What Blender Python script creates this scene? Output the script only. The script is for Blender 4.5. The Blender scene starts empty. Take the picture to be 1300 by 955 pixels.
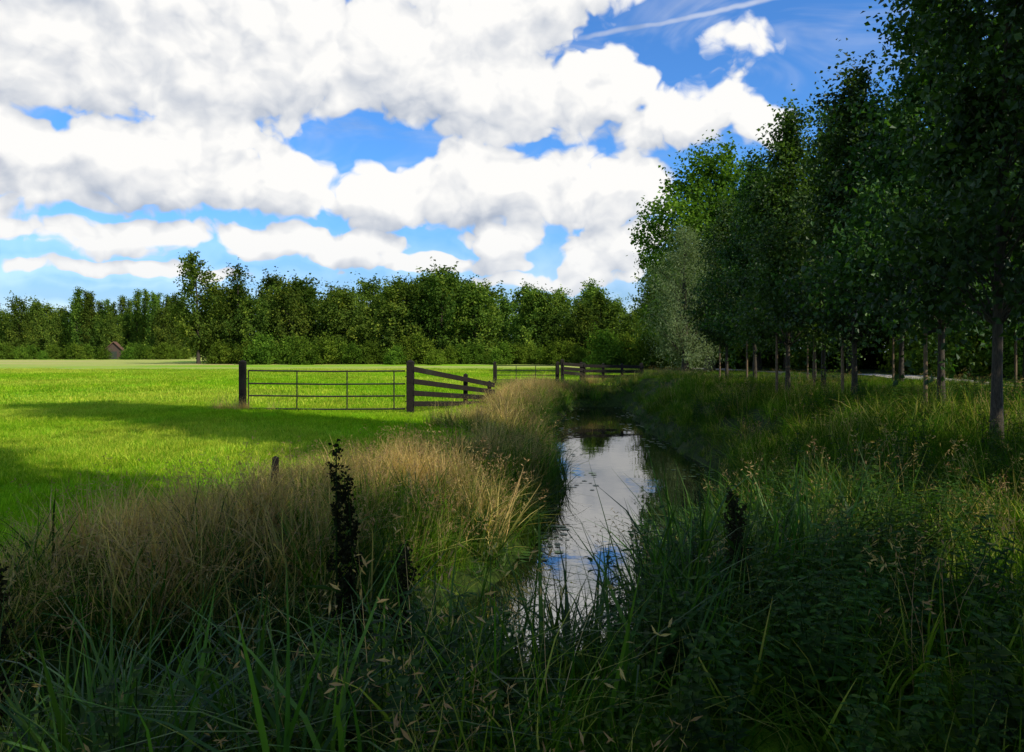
import bpy, math, numpy as np
from mathutils import Vector
rng=np.random.default_rng(7)
sc=bpy.context.scene
F=1011.0; HZ=447.0; CZ=1.6
# ---------------------------------------------------------------- helpers
class MB:
    def __init__(s): s.V=[];s.L=[];s.S=[];s.M=[];s.br=[];s.bt=[];s.n=0;s.sm=[]
    def add(s,V,Fc,mat=0,br=None,bt=None,smooth=False):
        V=np.asarray(V,float).reshape(-1,3);Fc=np.asarray(Fc,int)
        k=Fc.shape[1]
        s.V.append(V);s.L.append((Fc+s.n).ravel());s.S.append(np.full(len(Fc),k));s.M.append(np.full(len(Fc),mat))
        s.sm.append(np.full(len(Fc),smooth))
        s.br.append(np.zeros(len(V)) if br is None else np.broadcast_to(br,(len(V),)))
        s.bt.append(np.zeros(len(V)) if bt is None else np.broadcast_to(bt,(len(V),)))
        s.n+=len(V)
    def mesh(s,name,mats):
        me=bpy.data.meshes.new(name)
        V=np.concatenate(s.V);L=np.concatenate(s.L);S=np.concatenate(s.S);M=np.concatenate(s.M)
        me.vertices.add(len(V));me.vertices.foreach_set('co',V.ravel())
        me.loops.add(len(L));me.loops.foreach_set('vertex_index',L.astype(np.int32))
        me.polygons.add(len(S));st=np.concatenate([[0],np.cumsum(S)[:-1]])
        me.polygons.foreach_set('loop_start',st.astype(np.int32))
        try: me.polygons.foreach_set('loop_total',S.astype(np.int32))
        except Exception: pass
        me.polygons.foreach_set('material_index',M.astype(np.int32))
        me.polygons.foreach_set('use_smooth',np.concatenate(s.sm))
        for nm,a in(('br',s.br),('bt',s.bt)):
            at=me.attributes.new(nm,'FLOAT','POINT');at.data.foreach_set('value',np.concatenate(a).astype(np.float32))
        for m in mats: me.materials.append(m)
        me.update(calc_edges=True);me.validate()
        return me
def link(o): sc.collection.objects.link(o);return o
def obj(name,me,loc=(0,0,0),rz=0,scale=1):
    o=bpy.data.objects.new(name,me);o.location=loc;o.rotation_euler=(0,0,rz)
    o.scale=(scale,)*3 if np.isscalar(scale) else scale
    return link(o)
def unit(a): return a/np.maximum(np.linalg.norm(a,axis=-1,keepdims=True),1e-9)
def tube(mb,P,R,sides=6,mat=0,br=.5):
    P=np.asarray(P,float);n=len(P);T=unit(np.gradient(P,axis=0))
    ref=np.array([0.,0,1]) if abs(T[0,2])<.8 else np.array([1.,0,0])
    A=unit(np.cross(T,ref));B=np.cross(T,A)
    th=np.arange(sides)/sides*2*np.pi
    V=P[:,None]+(A[:,None]*np.cos(th)[None,:,None]+B[:,None]*np.sin(th)[None,:,None])*np.asarray(R)[:,None,None]
    i=np.arange(n-1)[:,None]*sides;j=np.arange(sides)[None];j2=(j+1)%sides
    Fc=np.stack([i+j,i+j2,i+sides+j2,i+sides+j],-1).reshape(-1,4)
    mb.add(V,Fc,mat,br,smooth=True)
def beam(mb,p0,p1,w,h,mat=0,br=.5,up=(0,0,1),jit=0):
    p0=np.array(p0,float);p1=np.array(p1,float);t=unit(p1-p0);up=np.array(up,float)
    if abs(t@up)>.95: up=np.array([0.,1,0])
    s=unit(np.cross(t,up));u=np.cross(s,t)
    V=[]
    for p in(p0,p1):
        for a,b in((-1,-1),(1,-1),(1,1),(-1,1)): V.append(p+s*a*w/2+u*b*h/2)
    mb.add(V,[[0,1,2,3],[7,6,5,4],[0,4,5,1],[1,5,6,2],[2,6,7,3],[3,7,4,0]],mat,br)
# ---------------------------------------------------------------- node helper
class NT:
    def __init__(s,t): s.t=t
    def n(s,ty,**k):
        nd=s.t.nodes.new(ty)
        for a,b in k.items(): setattr(nd,a,b)
        return nd
    def con(s,v,sock):
        if isinstance(v,bpy.types.NodeSocket): s.t.links.new(v,sock)
        elif v is not None: sock.default_value=v
    def m(s,op,a,b=None,c=None,clamp=False):
        nd=s.n('ShaderNodeMath',operation=op,use_clamp=clamp)
        s.con(a,nd.inputs[0]);s.con(b,nd.inputs[1]);s.con(c,nd.inputs[2]);return nd.outputs[0]
    def v(s,op,a,b=None):
        nd=s.n('ShaderNodeVectorMath',operation=op)
        s.con(a,nd.inputs[0]);s.con(b,nd.inputs[1])
        return nd.outputs['Value'] if op in('DOT_PRODUCT','LENGTH','DISTANCE') else nd.outputs[0]
    def mr(s,x,a,b,c=0.,d=1.,ty='SMOOTHSTEP'):
        nd=s.n('ShaderNodeMapRange',interpolation_type=ty);
        for i,q in enumerate((x,a,b,c,d)): s.con(q,nd.inputs[i])
        return nd.outputs[0]
    def mix(s,f,a,b,bt='MIX'):
        nd=s.n('ShaderNodeMix',data_type='RGBA',blend_type=bt)
        s.con(f,nd.inputs[0])
        for q,i in((a,6),(b,7)):
            if isinstance(q,tuple) and len(q)==3: q=q+(1,)
            s.con(q,nd.inputs[i])
        return nd.outputs[2]
    def noise(s,vec,scale,detail=4,rough=.5,dist=0,col=False,dim='3D'):
        nd=s.n('ShaderNodeTexNoise',noise_dimensions=dim);s.con(vec,nd.inputs['Vector'])
        nd.inputs['Scale'].default_value=scale;nd.inputs['Detail'].default_value=detail
        nd.inputs['Roughness'].default_value=rough;nd.inputs['Distortion'].default_value=dist
        return nd.outputs['Color'] if col else nd.outputs['Fac']
def newmat(name):
    m=bpy.data.materials.new(name);m.use_nodes=True;m.node_tree.nodes.clear()
    N=NT(m.node_tree);out=N.n('ShaderNodeOutputMaterial');return m,N,out
def attr(N,name,inst=False):
    a=N.n('ShaderNodeAttribute',attribute_name=name,attribute_type='INSTANCER' if inst else 'GEOMETRY');return a.outputs['Fac']
def leafmat(name,dark,mid,light,transl=.35,rough=.5,dry=None,tcol=None,oi=True,spec=0,vr=(.70,1.35)):
    m,N,out=newmat(name)
    br=attr(N,'br');bt=attr(N,'bt')
    c=N.mix(N.mr(br,0,.6,ty='LINEAR'),dark,mid)
    c=N.mix(N.mr(br,.6,1,ty='LINEAR'),c,light)
    if dry:
        t=attr(N,'tint',True)
        f=N.m('ADD',t,N.m('MULTIPLY',N.m('SUBTRACT',br,.5),.6))
        f=N.m('ADD',f,N.m('MULTIPLY',bt,.3))
        c=N.mix(N.mr(f,.4,.9,ty='LINEAR'),c,dry)
    if oi:
        r=N.n('ShaderNodeObjectInfo').outputs['Random']
        hs=N.n('ShaderNodeHueSaturation');N.con(N.mr(r,0,1,.475,.512,'LINEAR'),hs.inputs['Hue']);N.con(N.mr(N.m('FRACT',N.m('MULTIPLY',r,7.31)),0,1,vr[0],vr[1],'LINEAR'),hs.inputs['Value'])
        N.con(c,hs.inputs['Color']);c=hs.outputs[0]
    if spec:
        p=N.n('ShaderNodeBsdfPrincipled');N.con(c,p.inputs['Base Color']);p.inputs['Roughness'].default_value=rough
        p.inputs['Specular IOR Level'].default_value=spec
    else:
        p=N.n('ShaderNodeBsdfDiffuse');N.con(c,p.inputs[0])
    tr=N.n('ShaderNodeBsdfTranslucent');N.con(N.mix(1.,c,tcol or (1.5,1.6,.6),'MULTIPLY'),tr.inputs['Color'])
    mx=N.n('ShaderNodeMixShader');mx.inputs[0].default_value=transl
    N.con(p.outputs[0],mx.inputs[1]);N.con(tr.outputs[0],mx.inputs[2]);N.con(mx.outputs[0],out.inputs['Surface']);return m
def woodmat(name,a,b,scale=(6,6,1),rough=.85,bump=.5,ns=8):
    m,N,out=newmat(name);tc=N.n('ShaderNodeTexCoord').outputs['Object']
    v=N.v('MULTIPLY',tc,scale);f=N.noise(v,ns,6,.65)
    c=N.mix(N.mr(f,.3,.7),a,b)
    c=N.mix(N.m('MULTIPLY',N.mr(N.noise(tc,2.3,3),.5,.75),.4),c,(.03,.04,.02))
    p=N.n('ShaderNodeBsdfPrincipled');N.con(c,p.inputs['Base Color']);p.inputs['Roughness'].default_value=rough;p.inputs['Specular IOR Level'].default_value=.25
    bp=N.n('ShaderNodeBump');bp.inputs['Strength'].default_value=bump;bp.inputs['Distance'].default_value=.02;N.con(f,bp.inputs['Height']);N.con(bp.outputs[0],p.inputs['Normal'])
    N.con(p.outputs[0],out.inputs['Surface']);return m
M_bark=woodmat('bark',(.025,.02,.014),(.085,.068,.045),(9,9,2))
M_post=woodmat('weathered_wood',(.005,.004,.003),(.022,.015,.010),(3,3,3),ns=10)
M_gate=woodmat('gate_steel',(.012,.010,.008),(.036,.028,.022),(3,3,3),.6,.2)
M_stake=woodmat('stake_wood',(.10,.065,.035),(.20,.135,.075),(8,8,1.5))
M_lime=leafmat('lime_leaves',(.012,.033,.006),(.027,.070,.009),(.075,.15,.016),.34,.5,spec=.28)
M_oak=leafmat('oak_leaves',(.035,.07,.010),(.085,.15,.015),(.19,.27,.03),.33)
M_for=leafmat('forest_leaves',(.035,.07,.013),(.085,.145,.02),(.22,.28,.035),.30,vr=(.55,1.4))
M_wil=leafmat('willow_leaves',(.10,.15,.06),(.19,.25,.11),(.28,.34,.18),.3)
M_grass=leafmat('grass_blades',(.024,.070,.005),(.056,.135,.009),(.12,.225,.015),.42,dry=(.54,.39,.15))
M_seed=leafmat('seed_heads',(.22,.15,.06),(.38,.27,.12),(.50,.38,.2),.35)
M_lawn=leafmat('lawn_blades',(.13,.28,.008),(.21,.41,.010),(.32,.52,.018),.42,dry=(.46,.50,.06),tcol=(1.15,1.3,.5))
M_nett=leafmat('nettle_leaves',(.016,.044,.006),(.034,.082,.010),(.065,.13,.016),.36,.6,spec=.10)
M_sedge=leafmat('sedge_blades',(.014,.042,.005),(.033,.088,.010),(.075,.155,.018),.38,.45,spec=.18)
# ---------------------------------------------------------------- stream + terrain
CP=np.array([(-16,1.2),(-9,2.4),(-6,3.0),(-3.5,3.9),(-1.5,5.0),(-.05,6.7),(.85,8.9),(1.40,10.8),(1.98,12.9),(2.5,16.3),(2.6,20.3),(2.8,25.5),(3.4,31),(3.9,35.6)],float)
def cr(P,m=14):
    Q=np.vstack([2*P[0]-P[1],P,2*P[-1]-P[-2]]);o=[]
    for i in range(1,len(Q)-2):
        for t in np.linspace(0,1,m,endpoint=False):
            a,b,c,d=Q[i-1:i+3];o.append(.5*((2*b)+(c-a)*t+(2*a-5*b+4*c-d)*t*t+(3*b-a-3*c+d)*t**3))
    o.append(P[-1]);return np.array(o)
C=cr(CP);CT=unit(np.gradient(C,axis=0))
HWy=np.array([0,5,7,9,11,13.5,16.5,21,27,36]);HWv=np.array([.8,.78,.8,.92,1.08,1.35,1.65,1.6,1.4,1.2])
CH=np.interp(C[:,1],HWy,HWv)
def sd(X,Y):
    X=np.asarray(X,float).ravel();Y=np.asarray(Y,float).ravel();e=np.empty(len(X));sg=np.empty(len(X))
    for k in range(0,len(X),20000):
        x=X[k:k+20000,None]-C[:,0];y=Y[k:k+20000,None]-C[:,1];D=np.sqrt(x*x+y*y);i=D.argmin(1);r=np.arange(len(i))
        e[k:k+20000]=D[r,i]-CH[i]+.15*np.sin(C[i,1]*1.9+C[i,0])*np.sin(C[i,1]*.7)
        sg[k:k+20000]=np.where(CT[i,0]*y[r,i]-CT[i,1]*x[r,i]>0,-1,1)
    return e,sg
def ss(x,a,b): t=np.clip((x-a)/(b-a),0,1);return t*t*(3-2*t)
WZ=-.85
def height(X,Y):
    X=np.asarray(X,float).ravel();Y=np.asarray(Y,float).ravel();e,sg=sd(X,Y)
    h=np.where(e<0,WZ-.4*np.clip(-e/.5,0,1),WZ+(-WZ)*np.clip(e/1.5,0,1)**.75)
    far=np.clip(e/1.5,0,1)
    near=(sg>0)
    rise=.45*ss(X,3.9,7.5)*near*ss(Y,4,9)*(1-.6*ss(Y,34,60))
    und=(.05*np.sin(X*.55+1.3*np.sin(Y*.31))+.04*np.sin(Y*.47+X*.13))*np.exp(-(np.maximum(np.hypot(X,Y)-40,0)/60))
    h=h+rise*far+und*far
    h+=.03*np.sin(X*2.1+Y*1.3)*np.sin(Y*2.7-X)*far*near
    return h
def axis(dense0,dense1,step,lo,hi,g=1.13):
    a=list(np.arange(dense0,dense1,step));s=step
    while a[-1]<hi: s*=g;a.append(a[-1]+s)
    s=step;b=[dense0]
    while b[-1]>lo: s*=g;b.append(b[-1]-s)
    return np.array(b[:0:-1]+a)
gx=axis(-9,11,.16,-2500,2500);gy=axis(1.0,40,.16,-400,5000)
GX,GY=np.meshgrid(gx,gy);H=height(GX,GY);e_,s_=sd(GX,GY)
mb=MB();nx=len(gx);ny=len(gy);I=np.arange(ny-1)[:,None]*nx+np.arange(nx-1)[None]
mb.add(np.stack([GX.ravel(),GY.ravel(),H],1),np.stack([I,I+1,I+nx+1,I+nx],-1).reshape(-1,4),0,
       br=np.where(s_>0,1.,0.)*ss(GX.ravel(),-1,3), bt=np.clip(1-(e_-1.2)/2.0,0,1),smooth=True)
m,N,out=newmat('ground_soil_and_grass')
g=N.n('ShaderNodeNewGeometry').outputs['Position']
n1=N.noise(g,.12,5,.6);n2=N.noise(g,2.2,6,.7);n3=N.noise(g,11,4,.7)
c=N.mix(N.mr(n2,.35,.65),(.16,.33,.010),(.25,.44,.014))
c=N.mix(N.m('MULTIPLY',N.mr(n1,.45,.7),.6),c,(.35,.44,.04))
sx=N.n('ShaderNodeSeparateXYZ');N.con(g,sx.inputs[0])
c=N.mix(N.m('MULTIPLY',N.mr(sx.outputs[1],62,95),N.mr(N.noise(N.v('MULTIPLY',g,(.2,1,1)),.09,4,.6),.38,.6)),c,(.46,.40,.13))
c=N.mix(N.m('MULTIPLY',N.mr(n3,.4,.7),.35),c,(.09,.2,.01))
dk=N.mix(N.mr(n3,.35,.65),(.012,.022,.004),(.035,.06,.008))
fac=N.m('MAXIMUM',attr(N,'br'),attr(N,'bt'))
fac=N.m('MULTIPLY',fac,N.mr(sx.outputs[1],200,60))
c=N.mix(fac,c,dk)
p=N.n('ShaderNodeBsdfPrincipled');N.con(c,p.inputs['Base Color']);p.inputs['Roughness'].default_value=.9;p.inputs['Specular IOR Level'].default_value=.1
bp=N.n('ShaderNodeBump');bp.inputs['Strength'].default_value=.6;bp.inputs['Distance'].default_value=.08;N.con(n3,bp.inputs['Height']);N.con(bp.outputs[0],p.inputs['Normal'])
N.con(p.outputs[0],out.inputs['Surface'])
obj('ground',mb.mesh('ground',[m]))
# water
mb=MB();Nn=np.stack([-CT[:,1],CT[:,0]],1);ks=np.linspace(-1,1,5);W=[]
for k in ks: W.append(np.column_stack([C+Nn*(CH[:,None]+.45)*k,np.full(len(C),WZ)]))
W=np.stack(W,1);n=len(C);i=np.arange(n-1)[:,None]*5;j=np.arange(4)[None]
mb.add(W,np.stack([i+j,i+5+j,i+6+j,i+1+j],-1).reshape(-1,4))
m,N,out=newmat('stream_water');g=N.n('ShaderNodeNewGeometry').outputs['Position']
bp=N.n('ShaderNodeBump');bp.inputs['Strength'].default_value=.10;bp.inputs['Distance'].default_value=.02
N.con(N.m('ADD',N.noise(g,1.6,3,.5),N.m('MULTIPLY',N.noise(g,9,2,.5),.12)),bp.inputs['Height'])
df=N.n('ShaderNodeBsdfDiffuse');df.inputs[0].default_value=(.010,.013,.006,1)
gl=N.n('ShaderNodeBsdfGlossy');gl.inputs['Roughness'].default_value=.012;N.con(bp.outputs[0],gl.inputs['Normal'])
fr=N.n('ShaderNodeFresnel');fr.inputs[0].default_value=7.5;N.con(bp.outputs[0],fr.inputs['Normal'])
mx=N.n('ShaderNodeMixShader');N.con(fr.outputs[0],mx.inputs[0]);N.con(df.outputs[0],mx.inputs[1]);N.con(gl.outputs[0],mx.inputs[2]);N.con(mx.outputs[0],out.inputs['Surface'])
obj('stream_water',mb.mesh('stream_water',[m]))
# path on the tree side
ys=np.linspace(-10,90,160);xs=17+.6*np.sin(ys*.05);mb=MB();V=[]
for k in(-1.3,-.65,0,.65,1.3): V.append(np.column_stack([xs+k,ys,height(xs+k,ys)+.03-.01*abs(k)]))
V=np.stack(V,1);i=np.arange(159)[:,None]*5
mb.add(V,np.stack([i+j,i+1+j,i+6+j,i+5+j],-1).reshape(-1,4),smooth=True)
M_path=woodmat('gravel_path',(.30,.25,.2),(.5,.44,.36),(1,1,1),.95,.4,ns=25)
obj('gravel_path',mb.mesh('gravel_path',[M_path]))
# ---------------------------------------------------------------- scatter
def scatter(name,protos,P,rot,scl,idx,tint):
    col=bpy.data.collections.new(name+'_parts')
    for k,me in enumerate(protos): col.objects.link(bpy.data.objects.new('%s_part_%02d'%(name,k),me))
    me=bpy.data.meshes.new(name);n=len(P);me.vertices.add(n);me.vertices.foreach_set('co',np.asarray(P,np.float32).ravel())
    for nm,ty,a,f in(('rot','FLOAT_VECTOR',rot,'vector'),('scl','FLOAT_VECTOR',scl,'vector'),('idx','INT',idx,'value'),('tint','FLOAT',tint,'value')):
        at=me.attributes.new(nm,ty,'POINT');at.data.foreach_set(f,np.ascontiguousarray(a,dtype=np.int32 if ty=='INT' else np.float32).ravel())
    o=obj(name,me);gt=bpy.data.node_groups.new(name,'GeometryNodeTree')
    gt.interface.new_socket('Geometry',in_out='INPUT',socket_type='NodeSocketGeometry');gt.interface.new_socket('Geometry',in_out='OUTPUT',socket_type='NodeSocketGeometry')
    nd=gt.nodes;L=gt.links.new;gi=nd.new('NodeGroupInput');go=nd.new('NodeGroupOutput')
    ci=nd.new('GeometryNodeCollectionInfo');ci.inputs['Collection'].default_value=col;ci.inputs['Separate Children'].default_value=True;ci.inputs['Reset Children'].default_value=True
    ip=nd.new('GeometryNodeInstanceOnPoints');ip.inputs['Pick Instance'].default_value=True
    def na(nm,ty):
        q=nd.new('GeometryNodeInputNamedAttribute');q.data_type=ty;q.inputs['Name'].default_value=nm;return q.outputs['Attribute']
    er=nd.new('FunctionNodeEulerToRotation')
    L(gi.outputs[0],ip.inputs['Points']);L(ci.outputs[0],ip.inputs['Instance']);L(na('idx','INT'),ip.inputs['Instance Index'])
    L(na('rot','FLOAT_VECTOR'),er.inputs[0]);L(er.outputs[0],ip.inputs['Rotation']);L(na('scl','FLOAT_VECTOR'),ip.inputs['Scale']);L(ip.outputs[0],go.inputs[0])
    md=o.modifiers.new('instances','NODES');md.node_group=gt;print(name,n);return o
def blades(mb,n,R,h0,h1,w,lean,curve,seg=4,mat=0):
    r=np.sqrt(rng.random(n))*R;a=rng.random(n)*6.283;root=np.stack([r*np.cos(a),r*np.sin(a),np.full(n,-.04)],1)
    az=rng.random(n)*6.283
    d=np.stack([np.cos(az),np.sin(az),np.zeros(n)],1);s=np.stack([-np.sin(az+rng.normal(0,.5,n)),np.cos(az),np.zeros(n)],1)
    h=h0+(h1-h0)*rng.random(n)**.8;ln=lean*(.3+rng.random(n));cv=curve*(rng.random(n)**1.3*1.4)
    t=np.linspace(0,1,seg+1)
    hor=(ln[:,None]*t+cv[:,None]*t**2.2)*h[:,None];ver=h[:,None]*(t-(cv[:,None]*.45)*t**2.6)
    P=root[:,None]+d[:,None]*hor[...,None];P[...,2]+=ver
    ww=w*(.6+.8*rng.random(n))[:,None]*(1-t[None]**1.6*.93)*(.6+.4*np.minimum(t*5,1))
    V=np.stack([P-s[:,None]*ww[...,None]/2,P+s[:,None]*ww[...,None]/2],2)
    K=(seg+1)*2;i=np.arange(n)[:,None]*K;j=np.arange(seg)[None]*2
    mb.add(V,np.stack([i+j,i+j+1,i+j+3,i+j+2],-1).reshape(-1,4),mat,np.repeat(rng.random(n),K),np.tile(np.repeat(t,2),n))
    return P
def leaves(mb,Cn,nrm_bias,L,Wd,mat=1,droop=.3,cl=None):
    n=len(Cn);nr=unit(rng.normal(size=(n,3))*.8+nrm_bias);a=rng.normal(size=(n,3));a[:,2]-=droop;a=unit(a-nr*(a*nr).sum(1)[:,None]);b=np.cross(nr,a)
    l=(L*(.65+.7*rng.random(n)))[:,None];w=l*Wd
    V=np.stack([Cn,Cn+a*l*.45+b*w/2+nr*w*.14,Cn+a*l-nr*l*.1,Cn+a*l*.45-b*w/2+nr*w*.14],1)
    i=np.arange(n)[:,None]*4
    br=rng.random(n)*.5+(.5*cl if cl is not None else .2)
    mb.add(V,i+np.arange(4)[None],mat,np.repeat(br,4),.5)
def tall_grass(n,R,h0,h1,w,lean,curve,seeds,sh=1.15,hl=.13,hn=7):
    mb=MB()
    if n: blades(mb,n,R,h0,h1,w,lean,curve,4)
    if seeds:
        P=blades(mb,seeds,R,h1*.85,h1*sh,.004,.22,.3,4,1)
        for q in P:
            b=q[-1];d=unit(q[-1]-q[-2])
            tt=rng.random(hn)*hl;c0=b-d*tt[:,None]+rng.normal(0,.008,(hn,3))*(1+tt[:,None]*12)
            leaves(mb,c0,d*.2,.035,.22,1,-.6)
    return mb
G_tall=[tall_grass(46,.20,.3,.72,.011,.28,.7,7).mesh('tallgrass',[M_grass,M_seed]) for k in range(4)]
G_green=[tall_grass(42,.24,.2,.5,.013,.35,.85,0).mesh('greengrass',[M_grass,M_seed]) for k in range(4)]
G_sedge=[tall_grass(24,.16,.5,.95,.021,.28,.75,0).mesh('sedge',[M_sedge,M_seed]) for k in range(4)]
G_stalk=[tall_grass(3,.1,.4,.8,.008,.2,.5,2,1.5,.25,24).mesh('stalk',[M_sedge,M_seed]) for k in range(3)]
G_turf=[];
for k in range(3):
    mb=MB();blades(mb,300,.48,.05,.12,.010,.4,.6,2);G_turf.append(mb.mesh('turf',[M_lawn]))
G_turf2=[]
for k in range(3):
    mb=MB();blades(mb,320,1.05,.05,.12,.022,.4,.5,2);G_turf2.append(mb.mesh('turf_far',[M_lawn]))
def nettle():
    mb=MB()
    for s in range(5):
        r=rng.random()*.16;a=rng.random()*6.28;h=.45+.3*rng.random();t=np.linspace(0,1,6);ln=rng.normal(0,.12,2)
        P=np.stack([r*np.cos(a)+ln[0]*t**1.5,r*np.sin(a)+ln[1]*t**1.5,t*h-.03],1);tube(mb,P,.004*(1-.5*t),4,0,.4)
        for k,u in enumerate(np.linspace(.2,1,9)):
            c=np.array([np.interp(u,t,P[:,i]) for i in range(3)])
            for q in(0,np.pi):
                ang=q+k*1.57+rng.normal(0,.2);d=np.array([np.cos(ang),np.sin(ang),.15-.35*rng.random()]);d=unit(d);L=.095*(1.1-.55*u)*(.8+.4*rng.random())
                b=unit(np.cross(d,[0,0,1]));up=np.cross(b,d);V=[c,c+d*L*.25+b*L*.3,c+d*L*.65+b*L*.22,c+d*L-up*L*.15,c+d*L*.65-b*L*.22,c+d*L*.25-b*L*.3,c+d*L*.3-up*L*.07,c+d*L*.65-up*L*.09]
                mb.add(V,[[0,1,6],[0,6,5]],0,rng.random());mb.add(V,[[1,2,7,6],[6,7,4,5]],0,rng.random());mb.add(V,[[2,3,7],[7,3,4]],0,rng.random())
    return mb.mesh('nettle',[M_nett])
G_nett=[nettle() for k in range(4)]
def place(name,protos,X,Y,s,tint,tilt=.12,zo=0,sz=None):
    n=len(X);Z=height(X,Y)+zo;rot=np.stack([rng.normal(0,tilt,n),rng.normal(0,tilt,n),rng.random(n)*6.283],1)
    S=np.stack([s,s,s*(sz if sz is not None else .85+.3*rng.random(n))],1)
    return scatter(name,protos,np.stack([X,Y,Z],1),rot,S,rng.integers(0,len(protos),n),np.clip(tint,0,1))
def rnd(n,x0,x1,y0,y1): return x0+(x1-x0)*rng.random(n),y0+(y1-y0)*rng.random(n)
def inview(X,Y,mg=1.5): return (np.abs(X)<Y*.66+mg)
def nz(X,Y,s): return .5+.25*np.sin(X*s+2*np.sin(Y*s*.7))+.25*np.sin(Y*s*1.3+1.5*np.sin(X*s*.8+1))
def opening(X,Y): return (X/Y>-.03)&(X/Y<.18)&(Y>3.6)&(Y<10)
# meadow turf
X,Y=rnd(9000,-20,5,5,24);e,s=sd(X,Y);k=(s<0)&(e>1.7)&inview(X,Y,.8);X,Y=X[k],Y[k]
place('meadow_grass',G_turf,X,Y,.95+.4*rng.random(len(X)),.45*nz(X,Y,.5)+.1*rng.random(len(X)),.05)
X,Y=rnd(8000,-50,12,23,72);e,s=sd(X,Y);k=((s<0)|(Y>42))&(e>1.7)&inview(X,Y)&(X<9);X,Y=X[k],Y[k]
place('meadow_grass',G_turf2,X,Y,1.+.5*rng.random(len(X)),.5*nz(X,Y,.25)+.1*rng.random(len(X))+.25*ss(Y,50,72),.04)
# meadow-side bank : dry tall grass
X,Y=rnd(24000,-16,6,3.5,40);e,s=sd(X,Y);w=2.2+.6*np.sin(Y*.8)+.4*np.sin(X*1.7)
k=(s<0)&(e>.25)&(e<w)&inview(X,Y,.8)&(rng.random(len(X))<np.where(Y<14,.9,.5)*(.4+.6*(nz(X,Y,2.1)>.42)))
X,Y,e=X[k],Y[k],e[k]
place('bank_grass',G_tall,X,Y,(.65+.6*rng.random(len(X)))*np.clip(1.2-.22*e,.5,1.15),.12+.42*ss(e,.4,1.5)+.55*(nz(X,Y,1.1)-.5)+.18*rng.normal(size=len(X)),.24)
# lush waterside growth both banks
X,Y=rnd(30000,-16,8,3,38);e,s=sd(X,Y);k=(e>-.08)&(e<np.where((s<0)&(Y<16),1.3,.7))&inview(X,Y,.8);X,Y,e,s=X[k],Y[k],e[k],s[k]
k=(rng.random(len(X))<np.where(Y<13,.6,.35))&~(opening(X,Y)&(s>0)&(rng.random(len(X))<.75))
X,Y,s=X[k],Y[k],s[k]
place('waterside_sedge',G_sedge+G_green,X,Y,(.45+.45*rng.random(len(X)))*np.where(Y>18,.7,1)*np.where(s>0,.75,1),.12+.12*rng.random(len(X)),.3)
# tree-side bank
X,Y=rnd(30000,-5,20,2.2,60);e,s=sd(X,Y);d=np.where(Y<14,.9,np.where(Y<30,.6,.35))
k=(s>0)&(e>.45)&inview(X,Y,.8)&(rng.random(len(X))<d)&(np.abs(X-17-.6*np.sin(Y*.05))>1.5)&~(opening(X,Y)&(rng.random(len(X))<.5));X,Y=X[k],Y[k]
place('verge_grass',G_green*3+G_tall[:1],X,Y,(.55+.6*rng.random(len(X)))*np.where(X>9,.6,1)*np.where(Y>30,.65,1)*np.where(opening(X,Y),.5,1),.06+.34*(nz(X,Y,.9)-.3)*(rng.random(len(X))),.24)
# foreground reeds / nettles
X,Y=rnd(900,-4,5,2.5,5.6);e,s=sd(X,Y);k=(s>0)&(e>.1)&~((X/Y>-.02)&(X/Y<.16)&(Y>3.8));X,Y=X[k][:280],Y[k][:280]
place('nettle_patch',G_nett,X,Y,.6+.4*rng.random(len(X)),X*0,.1)
X,Y=rnd(2000,-4.5,3.5,2.4,7.5);e,s=sd(X,Y);k=(s>0)&(e>-.1)&(e<1.9)&(rng.random(2000)<np.where(opening(X,Y),.07,.34)*(.4+1.*(nz(X,Y,2.3)>.5)));X,Y=X[k],Y[k]
place('reed_clump',G_sedge,X,Y,.65+.5*rng.random(len(X)),X*0+.1,.12)
X,Y=rnd(26,-2.6,4.5,3.3,7.5);e,s=sd(X,Y);k=(s>0)&(e>.2);X,Y=X[k],Y[k]
place('tall_meadow_grass',G_stalk,X,Y,.75+.35*rng.random(len(X)),X*0+.2,.14)
X,Y=rnd(900,2,12,5,22);e,s=sd(X,Y);k=(s>0)&(e>.5)&(nz(X,Y,.8)>.6);X,Y=X[k],Y[k]
place('nettle_patch',G_nett,X,Y,.6+.5*rng.random(len(X)),X*0,.1)
# far bank vegetation where the stream ends
X,Y=rnd(420,-1,9,37.0,39.5);place('bank_grass',G_tall+G_sedge,X,Y,.4+.2*rng.random(420),.15+.3*rng.random(420),.15)
# dock plants
M_seedd=leafmat('dock_seed',(.012,.014,.006),(.03,.032,.014),(.06,.05,.02),.1)
def dock(h):
    mb=MB();t=np.linspace(0,1,8);P=np.stack([.05*t**2,.03*np.sin(t*3),t*h],1);tube(mb,P,.009*(1-.6*t),5,0,.3)
    for k in range(12):
        u=.05+.6*k/12;a=k*2.4;leaves(mb,np.repeat(P[int(u*7)][None],3,0)+rng.normal(0,.02,(3,3)),np.array([0,0,.8]),.17,.3,0,.1)
    for b in range(9):
        z=h*(.45+.055*b);a=b*2.4;q=np.array([.05*(z/h)**2,0,z]);e2=q+np.array([np.cos(a)*.06,np.sin(a)*.06,.13]);tube(mb,[q,e2],[.003,.002],4,1,.2)
        tt=rng.random(70)[:,None];leaves(mb,q+(e2-q)*tt+rng.normal(0,.011,(70,3)),np.zeros(3),.022,.8,1,0)
    tt=rng.random(300);c=np.stack([.05*(.45+.55*tt)**2,0*tt,h*(.45+.57*tt)],1)+rng.normal(0,.015,(300,3));leaves(mb,c,np.zeros(3),.022,.8,1,0)
    return mb.mesh('dock_plant',[M_nett,M_seedd])
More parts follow.
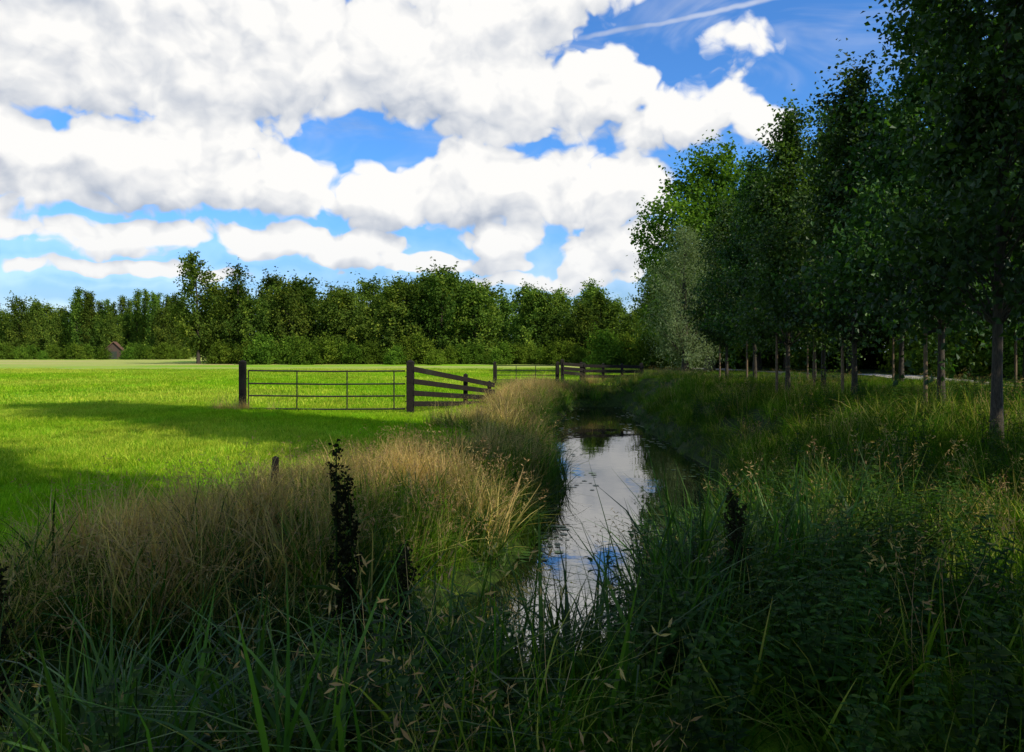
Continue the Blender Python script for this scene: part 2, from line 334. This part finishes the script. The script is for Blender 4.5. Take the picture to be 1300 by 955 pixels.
for x,yy,top in((-.89,4.2,1.08),(-.84,4.28,.93),(-.55,4.1,.6),(1.25,4.4,.8),(-2.1,3.2,.7)):
    z=float(height([x],[yy])[0])-.03;obj('dock_plant',dock(top-z),(x,yy,z),rng.random()*6)
# floating leaves
mb=MB();M_pad=leafmat('pond_leaf',(.04,.09,.02),(.07,.14,.03),(.12,.19,.05),.1,.3,oi=False,spec=.3)
for k in range(900):
    i=rng.integers(60,len(C)-2);sgn=rng.choice([-1,1]);off=sgn*CH[i]*(1-.5*rng.random()**2);q=C[i]+Nn[i]*off
    if np.sin(C[i,1]*1.3+sgn)<.1: continue
    r=.02+.045*rng.random();th=np.linspace(0,5.8,9)+rng.random()*6
    V=np.column_stack([q[0]+r*np.cos(th),q[1]+r*np.sin(th),np.full(9,WZ+.006+.004*rng.random())]);mb.add(V,[list(range(9))],0,rng.random())
obj('pond_weed',mb.mesh('pond_weed',[M_pad]))
# ---------------------------------------------------------------- trees
def make_tree(name,Ht,z0,rad,tr,nb,nl,leaf,wd,prof,mats,sig=.22,lean=.02,up=.55,droop=.3,skel=7,tpow=.6,lobe=1.):
    mb=MB();t=np.linspace(0,1,10);wx,wy=rng.normal(0,lean,2)*Ht
    T=np.stack([wx*t**2+.012*Ht*np.sin(t*5+rng.random()*6)*t,wy*t**2+.01*Ht*np.sin(t*4+rng.random()*6)*t,t*Ht*.96],1)
    R=tr*(1-t)**.8+.012;R[0]*=1.35;T[0,2]=-.15;tube(mb,T,R,skel,0)
    lobes=[(rng.random()*6.283,rng.random(),1+(rng.random()-.5)*lobe) for _ in range(9)]
    for b in range(nb):
        u=((b+rng.random())/nb)**.9;az=b*2.399+rng.normal(0,.4);zz=z0+(Ht-z0)*u
        lf=1.
        for la,lu,lw in lobes:
            dd=(np.angle(np.exp(1j*(az-la)))/.7)**2+((u-lu)/.17)**2;lf*=1+(lw-1)*np.exp(-dd)
        rr=rad*prof(u)*lf*(.4+.67*rng.random()**.6)
        tip=np.array([np.interp(zz,T[:,2],T[:,0])+rr*np.cos(az),np.interp(zz,T[:,2],T[:,1])+rr*np.sin(az),zz+rng.normal(0,.03*Ht)*.5])
        if u>.93: tip[2]+=.2*rng.random()
        zb=max(zz-rr*up-.1*Ht*rng.random(),z0*.85);A=np.array([np.interp(zb,T[:,2],T[:,0]),np.interp(zb,T[:,2],T[:,1]),zb])
        s=np.linspace(0,1,5)[:,None];P=A+(tip-A)*s;P[:,2]+=(.12*rr*np.sin(s[:,0]*np.pi))
        br0=max(.01,tr*.32*(1-u*.7)*min(1,rr/rad+.2));tube(mb,P,br0*(1-.85*s[:,0]),4,0)
        n=int(nl*(.5+.9*rng.random())*(.45+.55*rr/rad));q=.30+.78*rng.random(n)**tpow
        cc=A+(tip-A)*q[:,None];cc[:,2]+=.12*rr*np.sin(np.minimum(q,1)*np.pi)
        ns=6;sp=rng.normal(0,1,(ns,3))*sig;ci=rng.integers(0,ns,n);fr=rng.random(n)[:,None]
        cc+=sp[ci]*fr*1.9+rng.normal(0,sig*.36,(n,3));cc[:,2]-=droop*sig*fr[:,0]
        out=unit(tip-np.array([T[5,0],T[5,1],z0+(Ht-z0)*.4]))
        leaves(mb,cc,out*.55+np.array([0,0,.5]),leaf,wd,1,.5,cl=rng.random())
    return mb.mesh(name,mats)
pr_lime=lambda u:min(1,(.5+u*3.))*(1-u)**.75*1.2+.04
pr_oval=lambda u:max(.12,math.sin(math.pi*min(.98,(.12+u*.86)))**.75)
pr_fat=lambda u:max(.15,math.sin(math.pi*min(.98,(.3+u*.68)))**.6)
pr_pop=lambda u:(.5+.5*min(1,u*4))*(1-u)**.35+.05
LM=[M_bark,M_lime]
limes=[make_tree('lime_tree',8.2,1.75,1.8,.06,105,300,.11,.75,pr_lime,LM,.23,lobe=1.4) for k in range(4)]
row=[(6.45,10.6,1.0,0,1.08),(7.7,14.3,.90,1,.98),(7.75,18.0,.90,2,.9),(7.2,20.8,.86,3,.9),(9.2,23.5,.96,0,1.),(8.4,27.5,.93,1,.93),(8.9,33,.88,2,.88),
     (10.6,16.0,1.1,3,1.2),(12.6,19.5,1.15,2,1.2),(13.2,27,1.1,1,1.15),(12.9,34,1.1,3,1.1),(5.6,1.0,1.0,3,1.)]
mb=MB();t=np.linspace(0,1,4);tube(mb,np.stack([0*t,0*t,t*1.85-.15],1),[.035,.035,.033,.028],8,0);tube(mb,[[0,0,1.7],[0,0,1.72]],[.028,.004],8,0)
beam(mb,(0,-.02,1.45),(.32,-.02,1.5),.006,.05,1)
M_strap=woodmat('rubber_strap',(.01,.01,.01),(.03,.03,.03));stake=mb.mesh('tree_stake',[M_stake,M_strap])
for i,(x,y,s_c,v,sz_) in enumerate(row):
    z=float(height([x],[y])[0]);obj('lime_tree',limes[v],(x,y,z),rng.random()*6.28,(s_c,s_c,sz_))
    if y>12: obj('tree_stake',stake,(x-.3,y-.05,z),rng.normal(0,.3))
OM=[M_bark,M_oak]
oaks=[make_tree('oak_tree',14.5,2.2,4.4,.3,130,270,.26,.7,pr_fat,OM,.48,up=.7,lobe=1.3) for k in range(2)]
wil=make_tree('willow_tree',8.4,1.0,2.3,.2,110,300,.16,.25,pr_oval,[M_bark,M_wil],.33,up=.9,droop=1.6)
def T(name,me,x,y,s=1,rz=None):
    return obj(name,me,(x,y,float(height([x],[y])[0])-.05),rng.random()*6.28 if rz is None else rz,s)
T('oak_tree',oaks[0],13.4,54,1.02,1.);T('oak_tree',oaks[1],18.5,60,1.0)
T('willow_tree',wil,9.9,45.5,1.0)
FM=[M_bark,M_for]
tallp=make_tree('shade_poplar',25,4.5,2.0,.28,110,210,.3,.8,pr_pop,FM,.45,up=1.3)
for x,y in((10.5,4.9),(10.5,-4.2),(9,-8.5),(9,-13),(7,-17)): T('shade_poplar',tallp,x,y)  # added out of view; height and gaps set to throw shade bands on the meadow
# distant woods
fors=[make_tree('f',12,.8,3.3+.3*(k%3),.2,70,150,.36,.8,(pr_oval,pr_fat,pr_fat)[k%3],FM,.5,up=.7,lean=.03,lobe=1.3) for k in range(6)]
pops=[make_tree('p',16,.8,1.6,.2,80,110,.34,.8,pr_pop,FM,.35,up=1.2) for k in range(2)]
hed=[make_tree('h',3.6,.1,2.3,.08,45,130,.26,.8,pr_fat,[M_bark,M_oak],.4,up=.5) for k in range(2)]
def profile_h(px,D):
    xs=[-200,0,40,90,110,215,225,290,330,380,430,445,465,485,520,540,570,605,640,690,715,760,785,830,900,1300]
    yt=[378,376,369,374,382,378,385,362,356,354,366,360,348,366,357,352,345,366,366,364,378,366,384,380,380,380]
    return (HZ-np.interp(px,xs,yt))/F*D+CZ
P=[];S=[];Ix=[]
for ri,(st,sp_,D0,hm,hv) in enumerate(((290,34,110,.78,.26),(300,37,118,.84,.22),(296,40,127,.88,.2))):
    for px in np.arange(st,860,sp_):
        D=D0+rng.normal(0,2.5);px=px+rng.normal(0,8);x=(px-650)/F*D;h=profile_h(px,D)*(hm+hv*rng.random());P.append((x,D,-.05));S.append((h/12*(.9+.3*rng.random()),)*2+(h/12,));Ix.append(rng.integers(0,6))
for px in np.arange(-160,235,23):
    D=185+rng.normal(0,5);px=px+rng.normal(0,4);x=(px-650)/F*D;h=profile_h(px,D)*(.62+.36*rng.random());P.append((x,D,0));S.append((h/12*.8,)*2+(h/12,));Ix.append(rng.integers(0,6))
for px in np.arange(98,232,9.5):
    D=183+rng.normal(0,2);x=(px-650)/F*D;h=profile_h(px,D)*(.99+.14*rng.random())
    if 125<px<165: D=200;x=(px-650)/F*D
    P.append((x,D,0));S.append((h/16*.9,h/16*.9,h/16));Ix.append(6+rng.integers(0,2))
for px in np.arange(-300,300,24):
    D=235+rng.normal(0,6);x=(px-650)/F*D;h=15*(.8+.25*rng.random());P.append((x,D,0));S.append((h/12*1.4,h/12*1.4,h/12));Ix.append(rng.integers(0,6))
n=len(P);scatter('distant_woods',fors+pops,np.array(P),np.stack([np.zeros(n),np.zeros(n),rng.random(n)*6.28],1),np.array(S),np.array(Ix),np.zeros(n))
P=[];S=[]
for px in np.arange(280,880,17):
    D=103+rng.normal(0,2.5);x=(px-650)/F*D;sc_=(.45+.5*rng.random())*(1 if px<540 else .75);P.append((x,D,0));S.append((sc_,)*3)
for px in np.arange(-30,240,14):
    if 122<px<166: continue
    D=172+rng.normal(0,3);x=(px-650)/F*D;sc_=(.35+.6*rng.random());P.append((x,D,0));S.append((sc_,)*3)
for px in(131,165): P.append(((px-650)/F*168,168,0));S.append((.62,)*3)
for k in range(16):
    x,y=rng.uniform(20,34),rng.uniform(34,52);P.append((x,y,.4));S.append((.6,)*3)
for k in range(30):
    P.append((8+k*1.2,rng.uniform(66,74),.1));S.append((.6+.3*rng.random(),)*3)
n=len(P);scatter('hedgerow',hed,np.array(P),np.stack([np.zeros(n),np.zeros(n),rng.random(n)*6.28],1),np.array(S),rng.integers(0,2,n),np.zeros(n))
# woodland on the right
P=[];S=[];Ix=[]
wl=[make_tree('w',12.5,3.6,3.2,.19,75,210,.28,.75,pr_oval,[M_bark,M_oak],.5,up=.8) for k in range(3)]
for k in range(44):
    y=rng.uniform(26,85);x=22+rng.random()*16+(y-22)*.06
    P.append((x,y,.4));s_=.8+.3*rng.random();S.append((s_,)*3);Ix.append(rng.integers(0,3))
for k in range(26):
    P.append((rng.uniform(16,44),rng.uniform(64,95),.3));s_=.75+.25*rng.random();S.append((s_,)*3);Ix.append(rng.integers(0,3))
n=len(P);scatter('woodland',wl,np.array(P),np.stack([np.zeros(n),np.zeros(n),rng.random(n)*6.28],1),np.array(S),np.array(Ix),np.zeros(n))
tl=make_tree('ash_tree',14.6,2,2.9,.22,40,210,.34,.8,pr_oval,FM,.42,up=1.0,lean=.05,lobe=1.6)
T('ash_tree',tl,(252-650)/F*107,107,1.0);T('ash_tree',make_tree('ash_tree',12.2,2,1.8,.18,26,170,.32,.8,pr_oval,FM,.4,up=1.0,lobe=1.6),(302-650)/F*108,108,1.05)
# ---------------------------------------------------------------- gates, fences
def post(mb,x,y,top,w,mat=0,dep=.4):
    z=float(height([x],[y])[0]);beam(mb,(x,y,z-dep),(x,y,top),w,w,mat,.5)
    a=w/2;V=[(x-a,y-a,top),(x+a,y-a,top),(x+a,y+a,top),(x-a,y+a,top),(x,y,top+w*.35)];mb.add(V,[[0,1,4],[1,2,4],[2,3,4],[3,0,4]],mat)
def fin(name,mb,mats,bev=.008):
    o=obj(name,mb.mesh(name,mats));b=o.modifiers.new('b','BEVEL');b.width=bev;b.segments=2;b.limit_method='ANGLE';return o
GY0=21.
lx=(308-650)/F*GY0;rx=(521-650)/F*GY0
mb=MB();post(mb,lx,GY0,1.34,.16);fin('gate_post',mb,[M_post])
mb=MB();x0,x1=lx+.16,rx-.14
for z in(1.1,.76,.44,.10): tube(mb,[[x0,GY0,z+.01],[(x0+x1)/2,GY0,z-.012],[x1,GY0,z]],[.021]*3,8,0)
for fx in(0,.31,.63,.93): 
    x=x0+(x1-x0)*fx;tube(mb,[[x,GY0-.022,.08],[x,GY0-.022,1.12]],[.017]*2,8,0)
for z in(.3,.95): tube(mb,[[x1,GY0,z],[x1+.12,GY0,z]],[.014]*2,6,0)
tube(mb,[[x0-.1,GY0-.02,.9],[x0+.02,GY0-.02,.9]],[.01]*2,6,0)
obj('field_gate',mb.mesh('field_gate',[M_gate]))
X=lx+rng.normal(0,.3,14);Y=GY0-.2+rng.normal(0,.15,14);place('bank_grass',G_tall,X,Y,.5+.2*rng.random(14),.8+0*X,.2)
def wing(name,p0,p1,ztops0,ztops1,posts,ph=.14,pw=.035,side=-.1,over=.05):
    mb=MB();p0=np.array(p0,float);p1=np.array(p1,float);d=unit(p1-p0);nn=np.array([-d[1],d[0]])
    for f,w,ex in posts:
        q=p0+(p1-p0)*f;zt=ztops0[0]+(ztops1[0]-ztops0[0])*f+ex;post(mb,q[0],q[1],zt,w)
    for a,b in zip(ztops0,ztops1):
        o=nn*side;j=rng.normal(0,.008,2);beam(mb,(*(p0+o-d*over),a-ph/2+j[0]),(*(p1+o+d*.1),b-ph/2+j[1]),pw,ph,0,rng.random())
    return fin(name,mb,[M_post],.006)
wing('plank_fence',(rx,GY0),(-.72,25.2),(1.22,.90,.60,.32),(.62,.42,.22,.04),[(0,.19,.12),(.66,.13,.1),(1,.12,.04)],side=-.13)
fy=40.
mb=MB();fx0=(628-650)/F*fy;fx1=(708-650)/F*fy;post(mb,fx0,fy,1.08,.16);post(mb,fx1,fy,1.08,.16)
fin('gate_post',mb,[M_post])
mb=MB()
for z in(.92,.68,.44,.2): tube(mb,[[fx0+.1,fy,z],[fx1-.1,fy,z]],[.024]*2,6)
for f in(0,.33,.66,1): x=fx0+.1+(fx1-fx0-.2)*f;tube(mb,[[x,fy-.02,.15],[x,fy-.02,.94]],[.02]*2,6)
obj('field_gate',mb.mesh('field_gate',[M_gate]))
a=(713-650)/F*fy;b=(738-650)/F*fy;c2=(815-650)/F*fy
wing('plank_fence',(a,fy-.6),(b,fy),(1.1,.88,.66),(1.0,.78,.56),[(0,.17,.1),(1,.15,.06)],ph=.16)
wing('plank_fence',(b+.15,fy),(c2,fy+.2),(.97,.72,.46),(.92,.68,.44),[(.0,.13,.06),(.33,.13,.05),(.66,.13,.06),(1,.15,.09)],ph=.15)
hz_=float(height([-2.62],[8.75])[0])
mb=MB();tube(mb,[[-2.62,8.75,hz_-.2],[-2.61,8.75,hz_+.2],[-2.60,8.76,.44]],[.045,.042,.036],9);tube(mb,[[-2.60,8.76,.44],[-2.60,8.76,.455]],[.036,.005],9);obj('wooden_stump',mb.mesh('wooden_stump',[M_post]))
# barn
bd=176.;bx=(146-650)/F*bd
par=bpy.data.objects.new('farm_barn',None);link(par);par.location=(bx,bd,0);par.rotation_euler=(0,0,.35);par.scale=(.9,.9,.9)
M_brick=woodmat('barn_brick',(.05,.035,.025),(.10,.065,.045),(1,1,4));M_roof=woodmat('roof_tiles',(.10,.05,.032),(.19,.10,.065),(2,2,6));M_dk=woodmat('barn_door_wood',(.02,.03,.02),(.05,.06,.04))
def child(name,mb,mt): o=obj(name,mb.mesh(name,[mt]));o.parent=par;return o
mb=MB();mb.add([(-2.2,-3,0),(2.2,-3,0),(2.2,3,0),(-2.2,3,0),(-2.2,-3,1.9),(2.2,-3,1.9),(2.2,3,1.9),(-2.2,3,1.9),(0,-3,4),(0,3,4)],[[0,1,5,4],[1,2,6,5],[2,3,7,6],[3,0,4,7]]);mb.add([(-2.2,-3,1.9),(2.2,-3,1.9),(0,-3,4),(-2.2,3,1.9),(2.2,3,1.9),(0,3,4)],[[0,1,2],[5,4,3]]);child('walls',mb,M_brick)
mb=MB();
for q in(-1,1): mb.add([(q*2.6,-3.4,1.55),(q*2.6,3.4,1.55),(0,3.4,4.15),(0,-3.4,4.15),(q*2.6,-3.4,1.7),(q*2.6,3.4,1.7),(0,3.4,4.32),(0,-3.4,4.32)],[[0,1,2,3],[4,7,6,5],[0,4,5,1],[0,3,7,4],[1,5,6,2]])
child('roof',mb,M_roof)
mb=MB();beam(mb,(0,-3.04,0),(0,-3.04,1.9),1.5,.06);child('door',mb,M_dk)
mb=MB()
for yy in(-1.6,1.6): beam(mb,(2.23,yy,.8),(2.23,yy,1.5),.05,.8)
child('windows',mb,M_dk)
# ---------------------------------------------------------------- light
el=math.radians(40);saz=math.radians(128)
sd3=Vector((math.sin(saz)*math.cos(el),math.cos(saz)*math.cos(el),math.sin(el)))
ld=bpy.data.lights.new('sun','SUN');ld.energy=5.0;ld.angle=math.radians(.5);ld.color=(1,.93,.80)
lo=bpy.data.objects.new('sun',ld);link(lo);lo.rotation_euler=(-sd3).to_track_quat('-Z','Y').to_euler()
# ---------------------------------------------------------------- sky
w=bpy.data.worlds.new('World');sc.world=w;w.use_nodes=True;w.node_tree.nodes.clear();N=NT(w.node_tree)
out=N.n('ShaderNodeOutputWorld')
blobs=[(130,20,400,120,1.1),(470,55,280,100,1.1),(600,100,155,72,1.),(735,122,115,58,.95),(860,158,105,42,.9),(955,172,55,30,.7),(710,-8,110,40,.9),
(135,208,100,50,1.),(250,215,130,62,1.1),(350,228,85,46,.95),(15,205,60,66,1.),(620,240,150,56,1.1),(745,240,100,62,1.),(500,252,110,40,.9),
(635,306,60,30,.9),(770,318,95,44,.95),(100,298,130,24,.85),(300,303,150,22,.85),(440,315,110,22,.8),(560,337,130,15,.75),(180,342,190,10,.6),(720,357,130,12,.6),(925,62,34,28,.12)]
gp=bpy.data.node_groups.new('cloud_density','ShaderNodeTree')
gp.interface.new_socket('P',in_out='INPUT',socket_type='NodeSocketVector');gp.interface.new_socket('D',in_out='OUTPUT',socket_type='NodeSocketFloat')
G=NT(gp);gi=G.n('NodeGroupInput');go=G.n('NodeGroupOutput');P0=gi.outputs[0]
wv=G.v('SUBTRACT',G.noise(P0,11,3,.55,col=True,dim='2D'),(.5,.5,.5));Pw=G.v('ADD',P0,G.v('MULTIPLY',wv,(.065,.045,0)))
acc=None
for bx_,by_,rx_,ry_,wt in blobs:
    az=math.atan((bx_-650)/F);ev=math.atan((HZ-by_)/F*math.cos(az))
    q=G.v('MULTIPLY',G.v('SUBTRACT',Pw,(az,ev,0)),(F/rx_,F/ry_,0));r=G.v('DOT_PRODUCT',q,q);c=G.m('MULTIPLY_ADD',r,-wt*.9,wt)
    if acc is None: acc=c
    else:
        nd=G.n('ShaderNodeMath',operation='SMOOTH_MAX');G.con(acc,nd.inputs[0]);G.con(c,nd.inputs[1]);nd.inputs[2].default_value=.15;acc=nd.outputs[0]
sp=G.n('ShaderNodeSeparateXYZ');G.con(P0,sp.inputs[0])
away=G.m('MAXIMUM',G.mr(G.m('ABSOLUTE',sp.outputs[0]),.68,.95),G.mr(sp.outputs[1],.5,.7))
gen=G.m('MULTIPLY_ADD',G.noise(P0,2.6,2,.5,dim='2D'),5.,-2.75)
gen=G.m('ADD',G.m('MULTIPLY',away,3.),G.m('MINIMUM',gen,.9));gen=G.m('SUBTRACT',gen,3.)
acc=G.m('MAXIMUM',acc,gen);acc=G.m('MAXIMUM',G.m('MINIMUM',acc,1.0),-.7)
Ps=G.v('MULTIPLY',Pw,(1,1.3,1))
nb=G.noise(Ps,8,7,.55,dim='2D')
vo=G.n('ShaderNodeTexVoronoi',feature='F1',voronoi_dimensions='2D');G.con(Ps,vo.inputs['Vector']);vo.inputs['Scale'].default_value=19;vo.inputs['Detail'].default_value=2;vo.inputs['Roughness'].default_value=.5
bil=G.m('SUBTRACT',.4,G.m('POWER',vo.outputs['Distance'],1.6))
D=G.m('ADD',acc,G.m('MULTIPLY_ADD',nb,1.5,-.73));D=G.m('MULTIPLY_ADD',bil,.42,D)
G.con(D,go.inputs[0])
tc=N.n('ShaderNodeTexCoord').outputs['Generated'];sp=N.n('ShaderNodeSeparateXYZ');N.con(tc,sp.inputs[0]);x,y,z=sp.outputs
az=N.m('ARCTAN2',x,y);ev=N.m('ARCSINE',z);cb=N.n('ShaderNodeCombineXYZ');N.con(az,cb.inputs[0]);N.con(ev,cb.inputs[1]);P0=cb.outputs[0]
def dens(p): q=N.n('ShaderNodeGroup');q.node_tree=gp;N.con(p,q.inputs[0]);return q.outputs[0]
d1=dens(P0);d2=dens(N.v('ADD',P0,(.013,.030,0)))
al=N.mr(d1,-.05,.28)
rel=N.m('SUBTRACT',d1,d2)
lit=N.m('MULTIPLY_ADD',rel,.66,.86)
lit=N.m('SUBTRACT',lit,N.m('MULTIPLY',N.mr(d1,.8,1.8),.22));lit=N.m('MINIMUM',N.m('MAXIMUM',lit,.12),1.)
cc=N.mix(lit,(.27,.35,.50),(1.0,.99,.97))
haze=N.mr(ev,.20,.0);cc=N.mix(N.m('MULTIPLY',haze,.35),cc,(.74,.80,.88))
sky=N.n('ShaderNodeTexSky',sky_type='NISHITA');sky.sun_disc=False;sky.sun_elevation=el;sky.sun_rotation=saz;sky.air_density=1.0;sky.dust_density=.6;sky.ozone_density=2.5
skc=N.mix(1.,sky.outputs[0],(.50,.98,1.52),'MULTIPLY')
b1=N.n('ShaderNodeBackground');N.con(skc,b1.inputs[0]);b1.inputs[1].default_value=.13
b2=N.n('ShaderNodeBackground');N.con(cc,b2.inputs[0]);b2.inputs[1].default_value=1.0
def pd(px_,py_): a=math.atan((px_-650)/F);return np.array([a,math.atan((HZ-py_)/F*math.cos(a))])
A=pd(715,52);B=pd(985,-4);dv=unit(B-A);nn=(-dv[1],dv[0])
rr=N.v('SUBTRACT',P0,(A[0],A[1],0));dist=N.m('ABSOLUTE',N.m('ADD',N.v('DOT_PRODUCT',rr,(nn[0],nn[1],0)),N.m('MULTIPLY_ADD',N.noise(P0,25,2,dim='2D'),.006,-.003)));al_=N.v('DOT_PRODUCT',rr,(dv[0],dv[1],0))
con=N.m('MULTIPLY',N.m('MULTIPLY',N.mr(dist,.0045,.0005),N.mr(al_,-.01,.05)),N.m('MULTIPLY',N.mr(al_,.45,.3),.45))
cir=N.m('MULTIPLY',N.mr(N.noise(N.v('MULTIPLY',P0,(2,6,1)),2.2,4,.6,1.,dim='2D'),.45,.85),.3)
cir=N.m('MAXIMUM',cir,N.m('MULTIPLY',N.mr(ev,.20,.02),.6))
al=N.m('MAXIMUM',al,N.m('MAXIMUM',con,cir))
al=N.m('MULTIPLY',al,N.mr(ev,-.02,.01))
mx=N.n('ShaderNodeMixShader');N.con(al,mx.inputs[0]);N.con(b1.outputs[0],mx.inputs[1]);N.con(b2.outputs[0],mx.inputs[2]);N.con(mx.outputs[0],out.inputs['Surface'])
try: w.cycles.sampling_method='NONE'
except Exception as ex: print(ex)
# ---------------------------------------------------------------- camera
cam=bpy.data.cameras.new('camera');co=bpy.data.objects.new('camera',cam);link(co);sc.camera=co
co.location=(0,0,CZ);co.rotation_euler=(math.radians(90),0,0);cam.sensor_width=36;cam.lens=36*F/1300;cam.shift_y=-(477.5-HZ)/1300;cam.clip_end=8000;cam.clip_start=.05
sc.view_settings.view_transform='Standard';sc.view_settings.look='None';sc.view_settings.exposure=0
